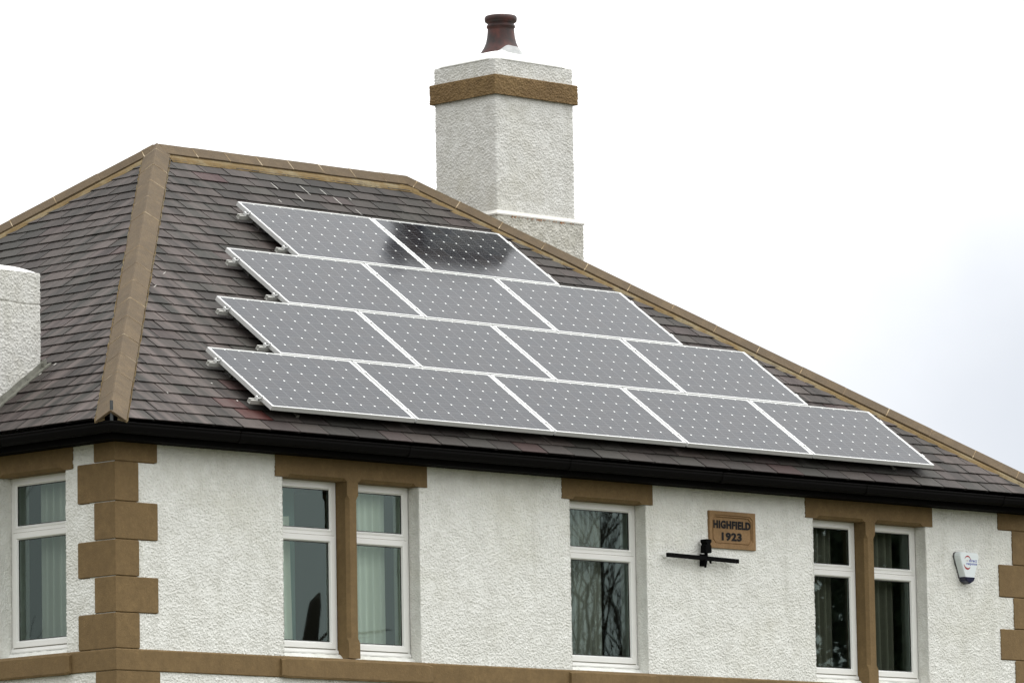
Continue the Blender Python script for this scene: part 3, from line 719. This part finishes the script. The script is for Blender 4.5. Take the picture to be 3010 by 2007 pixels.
b = B(); dome(b, cx0-.012, cx1-.006, cy0-.012, cy1+.012, 4.452, 4.60, M['white_paint'], .45, .46, .20); 
dome(b, cx0+.22, cx1-.30, cy0+.13, cy1-.22, 4.52, 4.635, M['white_paint'], .5, .5, .3); part(b, 'flaunching', ch)
b = B(); pc = (8.80, 4.34)
b.lathe([(.235, 4.53), (.205, 4.60), (.172, 4.65), (.150, 4.70), (.137, 4.76), (.131, 4.82), (.130, 4.846), (.139, 4.852), (.141, 4.866), (.137, 4.876), (.128, 4.882), (.128, 4.893), (.140, 4.901), (.155, 4.912), (.159, 4.930), (.159, 4.950), (.150, 4.966), (.135, 4.970), (.118, 4.962), (.112, 4.90), (.112, 4.60)], pc, M['pot'], 48)
part(b, 'chimney_pot', ch)
b = B()                                                  # mortar splash up the front of the pot
for k in range(1):
    n = 22; lo = []; hi = []
    for i in range(n+1):
        a = math.radians(-150 + 112*i/n); t = i/n; top = 4.585 + .085*max(0, math.sin(t*math.pi*.98))**1.6*(1+.25*math.sin(9*t)) 
        def rad(z): return np.interp(z, [4.53, 4.60, 4.65, 4.70, 4.76], [.235, .205, .172, .150, .137])
        for L_, z, e in ((lo, 4.535, .016), (hi, max(4.575, top), .002)):
            r = rad(z)+e; L_.append((pc[0]+r*math.cos(a), pc[1]+r*math.sin(a), z))
    mid = [((l[0]*.45+h[0]*.55)-pc[0], (l[1]*.45+h[1]*.55)-pc[1], (l[2]+h[2])/2) for l, h in zip(lo, hi)]
    md = []
    for m_ in mid:
        r = rad(m_[2])+.010; a = math.atan2(m_[1], m_[0]); md.append((pc[0]+r*math.cos(a), pc[1]+r*math.sin(a), m_[2]))
    N1 = n+1; b.add(lo+md+hi, [(i, i+1, N1+i+1, N1+i) for i in range(n)]+[(N1+i, N1+i+1, 2*N1+i+1, 2*N1+i) for i in range(n)], M['cement'], True)
part(b, 'mortar_collar', ch)

for o in ch.children: o.location += CH
c2 = chimney_root((.55, 2.3, 0), 'stubby pale roughcast chimney low on the left roof slope')
lx0, lx1, ly0, ly1 = .19, .862, 1.90, 2.85
b = B(); rough_prism(b, lx0, lx1, ly0, ly1, -.10, 1.452, M['harl_chimney'], groove=[1.185], amp=.0095, grain=.008); part(b, 'shaft', c2)
b = B(); dome(b, lx0-.004, lx1+.004, ly0-.004, ly1+.004, 1.448, 1.535, M['white_paint'], .5, .5, .35); part(b, 'flaunching', c2)
b = B()                                                  # lead flashing stepped up the slope
def zr(x): return x*HZ/AX
secs = []
for i in range(15):
    x = lx0-.2 + (lx1+.05-lx0+.2)*i/14; k = random.uniform(-.004, .004)
    secs.append([(x, ly0-.012, zr(x)+.075+k), (x, ly0-.020, zr(x)+.03+k), (x, ly0-.075+k*2, zr(x)+.030), (x, ly0-.075+k*2, zr(x)+.012), (x, ly0+.01, zr(x)+.01), (x, ly0+.01, zr(x)+.07)])
b.sections(secs, M['lead'])
b.box(lx1-.01, lx1+.05, ly0-.05, ly0+.02, zr(lx1)+.01, zr(lx1)+.06, M['lead'])
secs = [[(lx1+.010, y, zr(lx1)+.10), (lx1+.012, y, zr(lx1)+.04), (lx1+.06, y, zr(lx1+.06)+.032), (lx1+.06, y, zr(lx1+.06)+.02), (lx1, y, zr(lx1)+.0)] for y in (ly0, ly1)]
b.sections(secs, M['lead'])
part(b, 'flashing', c2)

# ---------------------------------------------------------------- solar panels
SV = V3((0, hw, HZ))/sl; XV = V3((1, 0, 0)); PX0 = 1.8461; OFF = [0, .845, 1.70, 2.5757]; CNT = [5, 4, 3, 2]; PITCHS = 1.01; PZ = .2011; TOP = .1305
def pframe(row, u): return (V3((PX0+OFF[row]+u, 0, 0)) + SV*(PZ+row*PITCHS), XV, SV, nF)
fb = B(); fw = .011; fd = .040
def fpt2(a, c, y): return (a, c, -y)
rings(fb, 0, PW, 0, PH, [(0.024, fd), (0, fd), (0, .0012), (.0012, 0), (fw, 0), (fw+.001, .003), (fw+.001, .012)], M['alu'], fpt2)
frame_mesh = None
cb_ = B(); ci = fw+.0005
cb_.add([(ci, ci, -.0035), (PW-ci, ci, -.0035), (PW-ci, PH-ci, -.0035), (ci, PH-ci, -.0035)], [(0, 1, 2, 3)], M['cells'])
cb_.uv = ('metres', [(ci, ci), (PW-ci, ci), (PW-ci, PH-ci), (ci, PH-ci)])
bb_ = B(); bb_.add([(ci, ci, -.012), (PW-ci, ci, -.012), (PW-ci, PH-ci, -.012), (ci, PH-ci, -.012)], [(3, 2, 1, 0)], M['white_paint']); 
jb = B(); jb.box(PW*.45, PW*.55, PH*.8, PH*.9, -.035, -.013, M['black'])
frame_o = fb.build('frame'); cell_o = cb_.build('cell_sheet'); back_o = bb_.build('backing'); jbox_o = jb.build('junction_box')
RN = ['bottom', 'third', 'second', 'top']
PN = {5: ['leftmost', 'second from the left', 'middle', 'second from the right', 'rightmost'], 4: ['leftmost', 'second from the left', 'second from the right', 'rightmost'], 3: ['leftmost', 'middle', 'rightmost'], 2: ['left', 'right']}
first = True
rot = Matrix((XV, SV, nF)).transposed().to_4x4()
for row in range(4):
    for k in range(CNT[row]):
        fr = pframe(row, k*(PW+.02)); loc = fr[0] + nF*TOP
        nm_ = PN[CNT[row]][k]
        rown = {0: 'bottom row of five', 1: 'row of four above the bottom row', 2: 'row of three', 3: 'top row of two'}[row]
        lab = f'{nm_} solar panel in the {rown}'
        if (row, k) == (3, 1): lab = 'solar panel darkened by the chimney reflection, right one of the top row'
        root = empty('solar_panel', (0, 0, 0), lab, 'solar panel', 'solar panels on the front roof slope')
        jit = Matrix.Rotation(random.uniform(-.0012, .0012), 4, 'Z') @ Matrix.Rotation(random.uniform(-.0015, .0015), 4, 'X')
        root.matrix_world = Matrix.Translation(loc) @ rot @ jit
        for src in (frame_o, cell_o, back_o, jbox_o):
            o = src if first else src.copy()
            if not first: COL.objects.link(o)
            o.parent = root
        first = False
# rails, clamps and hooks
for row in range(4):
    wrow = CNT[row]*(PW+.02)-.02
    for q, v in enumerate((.172, .80)):
        O = V3((PX0+OFF[row], 0, 0)) + SV*(PZ+row*PITCHS+v) + nF*(TOP-fd)
        fr = (O, XV, SV, nF)
        where = ('lower' if q == 0 else 'upper'); rown = ['bottom', 'second lowest', 'second highest', 'top'][row]
        rl = bpy.data.objects.new('mounting_rail', None); COL.objects.link(rl); rl.location = O
        tag(rl, f'aluminium mounting rail along the {where} half of the {rown} row of solar panels', 'mounting rail', 'mounting rails under the solar panels')
        b = B(); pf = [(-.02, -.001), (-.02, -.038), (.02, -.038), (.02, -.001), (.009, -.001), (.009, -.006), (.015, -.006), (.015, -.033), (-.015, -.033), (-.015, -.006), (-.009, -.006), (-.009, -.001)]
        b.sections([[O + XV*x + SV*c + nF*h for c, h in pf] for x in (-.105, wrow+.05)], M['alu_dull']); part(b, 'rail', rl)
        for sgn, x in ((-1, 0), (1, wrow)):
            b = B(); f2 = (O+XV*x, XV*sgn, SV, nF)
            b.boxf(f2, .002, .036, -.022, .022, fd-.020, fd-.014, M['alu']); b.boxf(f2, .033, .038, -.022, .022, 0, fd-.016, M['alu'])
            b.boxf(f2, .002, .007, -.022, .022, fd-.020, fd+.001, M['alu']); b.boxf(f2, -.010, .007, -.022, .022, fd+.001, fd+.0045, M['alu'])
            b.boxf(f2, .013, .025, -.007, .007, fd-.014, fd-.007, M['bolt'])
            part(b, 'end_clamp', rl)
        for k in range(1, CNT[row]):
            b = B(); x = k*(PW+.02)-.01; b.boxf((O+XV*x, XV, SV, nF), -.019, .019, -.022, .022, fd+.001, fd+.004, M['alu']); b.boxf((O+XV*x, XV, SV, nF), -.008, .008, -.02, .02, 0, fd+.001, M['alu'])
            part(b, 'middle_clamp', rl)
        for x in ((.10, wrow-.25) if q == 1 else (.38, wrow-.45)):
            b = B(); f3 = (O+XV*x, XV, SV, nF); base = -(TOP-fd)+.026
            b.boxf(f3, -.025, .025, -.027, -.021, base+.004, -.002, M['hook'])
            b.boxf(f3, -.016, .016, -.115, -.021, base, base+.006, M['hook'])
            b.boxf(f3, -.016, .016, -.120, -.114, base-.01, base+.012, M['hook'])
            part(b, 'roof_hook', rl)

# ---------------------------------------------------------------- name plaque
def text_mesh(s, x0, x1, z0, z1, y, m, b, fn, bold=.03, depth=.004):
    cu = bpy.data.curves.new('t', 'FONT'); cu.body = s; cu.offset = bold; cu.extrude = .0; cu.resolution_u = 3; cu.space_character = 1.14
    to = bpy.data.objects.new('t', cu); COL.objects.link(to); bpy.context.view_layer.update()
    dg = bpy.context.evaluated_depsgraph_get(); me = bpy.data.meshes.new_from_object(to.evaluated_get(dg))
    P = np.array([v.co[:] for v in me.vertices]); mn, mx_ = P.min(0), P.max(0)
    U = x0 + (P[:, 0]-mn[0])/(mx_[0]-mn[0])*(x1-x0); Z = z0 + (P[:, 1]-mn[1])/(mx_[1]-mn[1])*(z1-z0)
    b.add([fn(u, z, y) for u, z in zip(U, Z)], [tuple(p.vertices) for p in me.polygons], m)
    bpy.data.objects.remove(to); bpy.data.meshes.remove(me); bpy.data.curves.remove(cu)
pq = empty('name_plaque', (7.596, WY0, -.678), 'carved sandstone name plaque reading HIGHFIELD 1923 on the front wall', 'plaque')
b = B(); px0, px1, pz0, pz1 = 7.292, 7.90, -.678, -.34
g = lambda u, z, y: (u, WY0-y, z)
b.sections([[g(px0+i, pz0+i, y), g(px1-i, pz0+i, y), g(px1-i, pz1-i, y), g(px0+i, pz1-i, y)] for i, y in ((0, -.01), (0, .022), (.004, .026))], M['plaque'], caps=False)
def oct_(i, c, y): 
    a, bb, cc_, dd = px0+i, px1-i, pz0+i, pz1-i
    return [g(a+c, cc_, y), g(bb-c, cc_, y), g(bb, cc_+c, y), g(bb, dd-c, y), g(bb-c, dd, y), g(a+c, dd, y), g(a, dd-c, y), g(a, cc_+c, y)]
rect8 = [g(px0+.004+.001, pz0+.004, .026), g(px1-.005, pz0+.004, .026), g(px1-.004, pz0+.005, .026), g(px1-.004, pz1-.005, .026), g(px1-.005, pz1-.004, .026), g(px0+.005, pz1-.004, .026), g(px0+.004, pz1-.005, .026), g(px0+.004, pz0+.005, .026)]
b.sections([rect8, oct_(.034, .035, .0255), oct_(.038, .035, .016), oct_(.048, .036, .015), oct_(.052, .036, .022), oct_(.056, .036, .010)], M['plaque'], caps=False)
b.add(oct_(.056, .036, .010), [tuple(range(8))], M['plaque']); part(b, 'stone', pq)
b = B(); text_mesh('HIGHFIELD', 7.352, 7.842, -.497, -.423, .013, M['ink_black'], b, g, .055); text_mesh('1923', 7.46, 7.722, -.606, -.53, .013, M['ink_black'], b, g, .045)
text_mesh('HIGHFIELD', 7.3555, 7.8455, -.4955, -.4215, .0135, M['ink_black'], b, g, .045); text_mesh('1923', 7.464, 7.726, -.6045, -.5285, .0135, M['ink_black'], b, g, .045)
part(b, 'lettering', pq)

# ---------------------------------------------------------------- black aerial bracket
ae = empty('wall_aerial', (7.19, WY0, -.80), 'black bar aerial on a short bracket fixed to the white wall below the name plaque', 'aerial')
yb = WY0-.075
b = B(); secs = []
for x, k in ((6.678, .012), (6.684, .016), (7.60, .016), (7.606, .012)):
    zc = -.775 - (x-6.68)*.018; secs.append([(x, yb-k*.9, zc-k*1.15), (x, yb+k*.9, zc-k*1.15), (x, yb+k*.9, zc+k*1.15), (x, yb-k*.9, zc+k*1.15)])
b.sections(secs, M['iron']); part(b, 'bar', ae)
b = B(); x = 7.185
b.sections([[(x-.036+s*.004-w, yb-.036, z), (x+.034+w, yb-.036, z), (x+.034+w, yb+.03, z), (x-.036-w, yb+.03, z)] for s, z, w in ((0, -.737, -.004), (0, -.732, .002), (0, -.672, .000), (1, -.662, -.010), (1, -.652, -.010), (1, -.640, .003), (2, -.622, .004), (2, -.614, -.004))], M['iron'])
part(b, 'sensor_box', ae)
b = B(); b.tube([(x, yb, -.735), (x, yb, -.79)], .016, M['iron']); b.tube([(x-.012, yb-.004, -.79), (x-.014, yb-.004, -.82), (x-.018, yb-.004, -.868)], [.022, .016, .009], M['iron'])
b.tube([(x, yb, -.79), (x+.03, WY0+.01, -.795)], .014, M['iron']); b.box(x-.01, x+.07, WY0-.014, WY0, -.85, -.74, M['iron']); b.tube([(x+.06, yb+.01, -.80), (x+.07, yb+.01, -.825)], .010, M['iron'])
part(b, 'bracket', ae)

# ---------------------------------------------------------------- alarm box
al = empty('alarm_box', (10.77, WY0, -.85), 'white shield shaped burglar alarm box with a dark blue base on the wall', 'alarm box')
OUT = [(10.662, -.556), (10.888, -.556), (10.906, -.566), (10.914, -.590), (10.910, -.618), (10.846, -.790), (10.826, -.825), (10.776, -.848), (10.726, -.825), (10.706, -.790), (10.642, -.618), (10.638, -.590), (10.646, -.566)]
cxa, cza = 10.776, -.69
def sh(k, y, dz=0): return [(cxa+(x-cxa)*k, WY0-y, cza+(z-cza)*k+dz) for x, z in OUT]
XS = lambda L_: [(x-.012, y, z) for x, y, z in L_]
b = B(); b.sections([sh(1.03, 0), sh(1.03, .018)], M['alarm_grey']); part(b, 'back_plate', al)
b = B(); b.sections([sh(1.0, .018), sh(.985, .072), sh(.965, .082), sh(.93, .0875), sh(.86, .088)], M['alarm'], smooth=False); part(b, 'cover', al)
b = B(); LO = [(10.704, -.790), (10.848, -.790), (10.830, -.826), (10.776, -.852), (10.722, -.826)]
def lo(k, y): return [(10.778+(x-10.778)*k, WY0-y, -.80+(z+.80)*k) for x, z in LO]
b.sections([lo(1.04, .02), lo(1.03, .074), lo(.98, .086), lo(.90, .0915)], M['lens']); part(b, 'strobe_lens', al)
b = B(); ga = lambda u, z, y: (u, WY0-y, z)
text_mesh('direct', 10.768, 10.878, -.648, -.618, .0885, M['ink_blue'], b, ga, .03); text_mesh('response', 10.728, 10.878, -.684, -.657, .0885, M['ink_blue'], b, ga, .03)
def arc(cx, cz, r, a0, a1, w):
    n = 20; I = []; O_ = []
    for i in range(n+1):
        a = math.radians(a0+(a1-a0)*i/n); ww = w*(.35+.65*math.sin(math.pi*i/n))
        I.append(ga(cx+(r-ww)*math.cos(a), cz+(r-ww)*math.sin(a)*1.25, .0885)); O_.append(ga(cx+r*math.cos(a), cz+r*math.sin(a)*1.25, .0885))
    b.add(I+O_, [(i, i+1, n+2+i, n+1+i) for i in range(n)], M['ink_red'])
arc(10.748, -.650, .050, 20, 150, .011); arc(10.742, -.655, .054, 195, 320, .015)
b.add([ga(10.712, -.638, .0885), ga(10.755, -.634, .0885), ga(10.755, -.640, .0885)], [(0, 1, 2)], M['ink_red'])
part(b, 'print', al)

# ---------------------------------------------------------------- trees across the garden (seen mirrored in the windows)
def bare_tree(loc, h, seed, label, spread=.5, depth=6, lean=0):
    rnd = random.Random(seed); root = empty('bare_tree', loc, label, 'tree', 'trees across the garden'); b1 = B(); b2 = B()
    def grow(p, d, L_, r, k):
        bb = b1 if k < 2 else b2; pts = [p]; q = p; dd = d
        for i in range(3):
            dd = (dd + V3((rnd.uniform(-1, 1), rnd.uniform(-1, 1), rnd.uniform(-.3, .6)))*.16).normalized(); q = q+dd*L_/3; pts.append(q)
        bb.tube(pts, [r, r*.88, r*.78, r*.66], M['bark'], 6 if k < 3 else 3, k < 3)
        if k >= depth: return
        for j in range(3 if k < 4 else 2+(rnd.random() < .5)):
            nd = (dd + V3((rnd.uniform(-1, 1), rnd.uniform(-1, 1), rnd.uniform(-.25, .7)))*(spread+.08*k)).normalized()
            grow(pts[-1] if j < 2 else pts[2], nd, L_*rnd.uniform(.62, .85), r*.58, k+1)
    grow(V3((0, 0, 0)), V3((lean, 0, 1)).normalized(), h*.30, h*.02, 0)
    for bb, nme in ((b1, 'trunk'), (b2, 'crown')):
        o = bb.build(nme); o.parent = root
    return root
bare_tree((23.6, -17.0, GZ), 8.6, 3, 'bare many branched tree mirrored in the single upstairs window', .55, 6)
bare_tree((23.0, -15.0, GZ), 8.2, 9, 'second bare tree close behind the one mirrored in the single window', .55, 6)
sn = empty('dead_tree', (19.15, -17.8, GZ), 'tall snapped dead trunk mirrored low in the left double window', 'tree', 'trees across the garden')
b = B(); b.tube([(0, 0, 0), (.05, 0, 3), (.0, 0, 5.6), (.10, .05, 6.6), (.22, .05, 7.2), (.30, .05, 7.34)], [.22, .17, .13, .11, .08, .015], M['bark'], 9); o = b.build('trunk'); o.parent = sn
b = B()
for k in range(9):
    a = random.uniform(0, 6.3); z0 = random.uniform(6.0, 6.9); d = V3((math.cos(a), math.sin(a)*.4, .35)); p0 = V3((.05, 0, z0)); b.tube([p0, p0+d*.5, p0+d*.9+V3((0, 0, .05)), p0+d*1.5+V3((0, 0, -.1))], [.03, .02, .014, .006], M['bark'], 4)
o = b.build('branches'); o.parent = sn; o['kind'] = 'stuff'
bare_tree((20.8, -19.5, GZ), 7.4, 5, 'leaning bare tree whose boughs are mirrored low in the left double window', .6, 5, .2)
bare_tree((-15.5, 19.2, GZ), 8.0, 12, 'bare tree beyond the left side of the house mirrored in the side window', .55, 6)
def evergreen(loc, h, w, seed, label):
    r = np.random.default_rng(seed); root = empty('evergreen_tree', loc, label, 'tree', 'trees across the garden'); b = B()
    b.tube([(0, 0, 0), (.1, 0, h*.4), (0, .1, h*.85)], [.28, .2, .05], M['bark'], 8); o = b.build('trunk'); o.parent = root
    b = B(); n = 16000
    cl = r.standard_normal((70, 3)); cl /= np.linalg.norm(cl, axis=1)[:, None]; cl *= r.uniform(.35, 1, (70, 1)); cl *= (w, w, h*.42); cl[:, 2] += h*.56
    for i in range(n):
        c = V3(cl[i % 70]) + V3(r.standard_normal(3))*.42; a = V3(r.standard_normal(3)).normalized()*.07; d = V3(r.standard_normal(3)).normalized()*.045
        b.add([c-a-d, c+a-d, c+a+d, c-a+d], [(0, 1, 2, 3)], M['leaf'])
    o = b.build('crown'); o.parent = root
evergreen((29.6, -16.6, GZ), 11.4, 2.2, 2, 'broad dark evergreen tree mirrored in the right double window')
evergreen((32.6, -18.0, GZ), 11.8, 2.6, 4, 'taller dark evergreen tree behind the broad one')
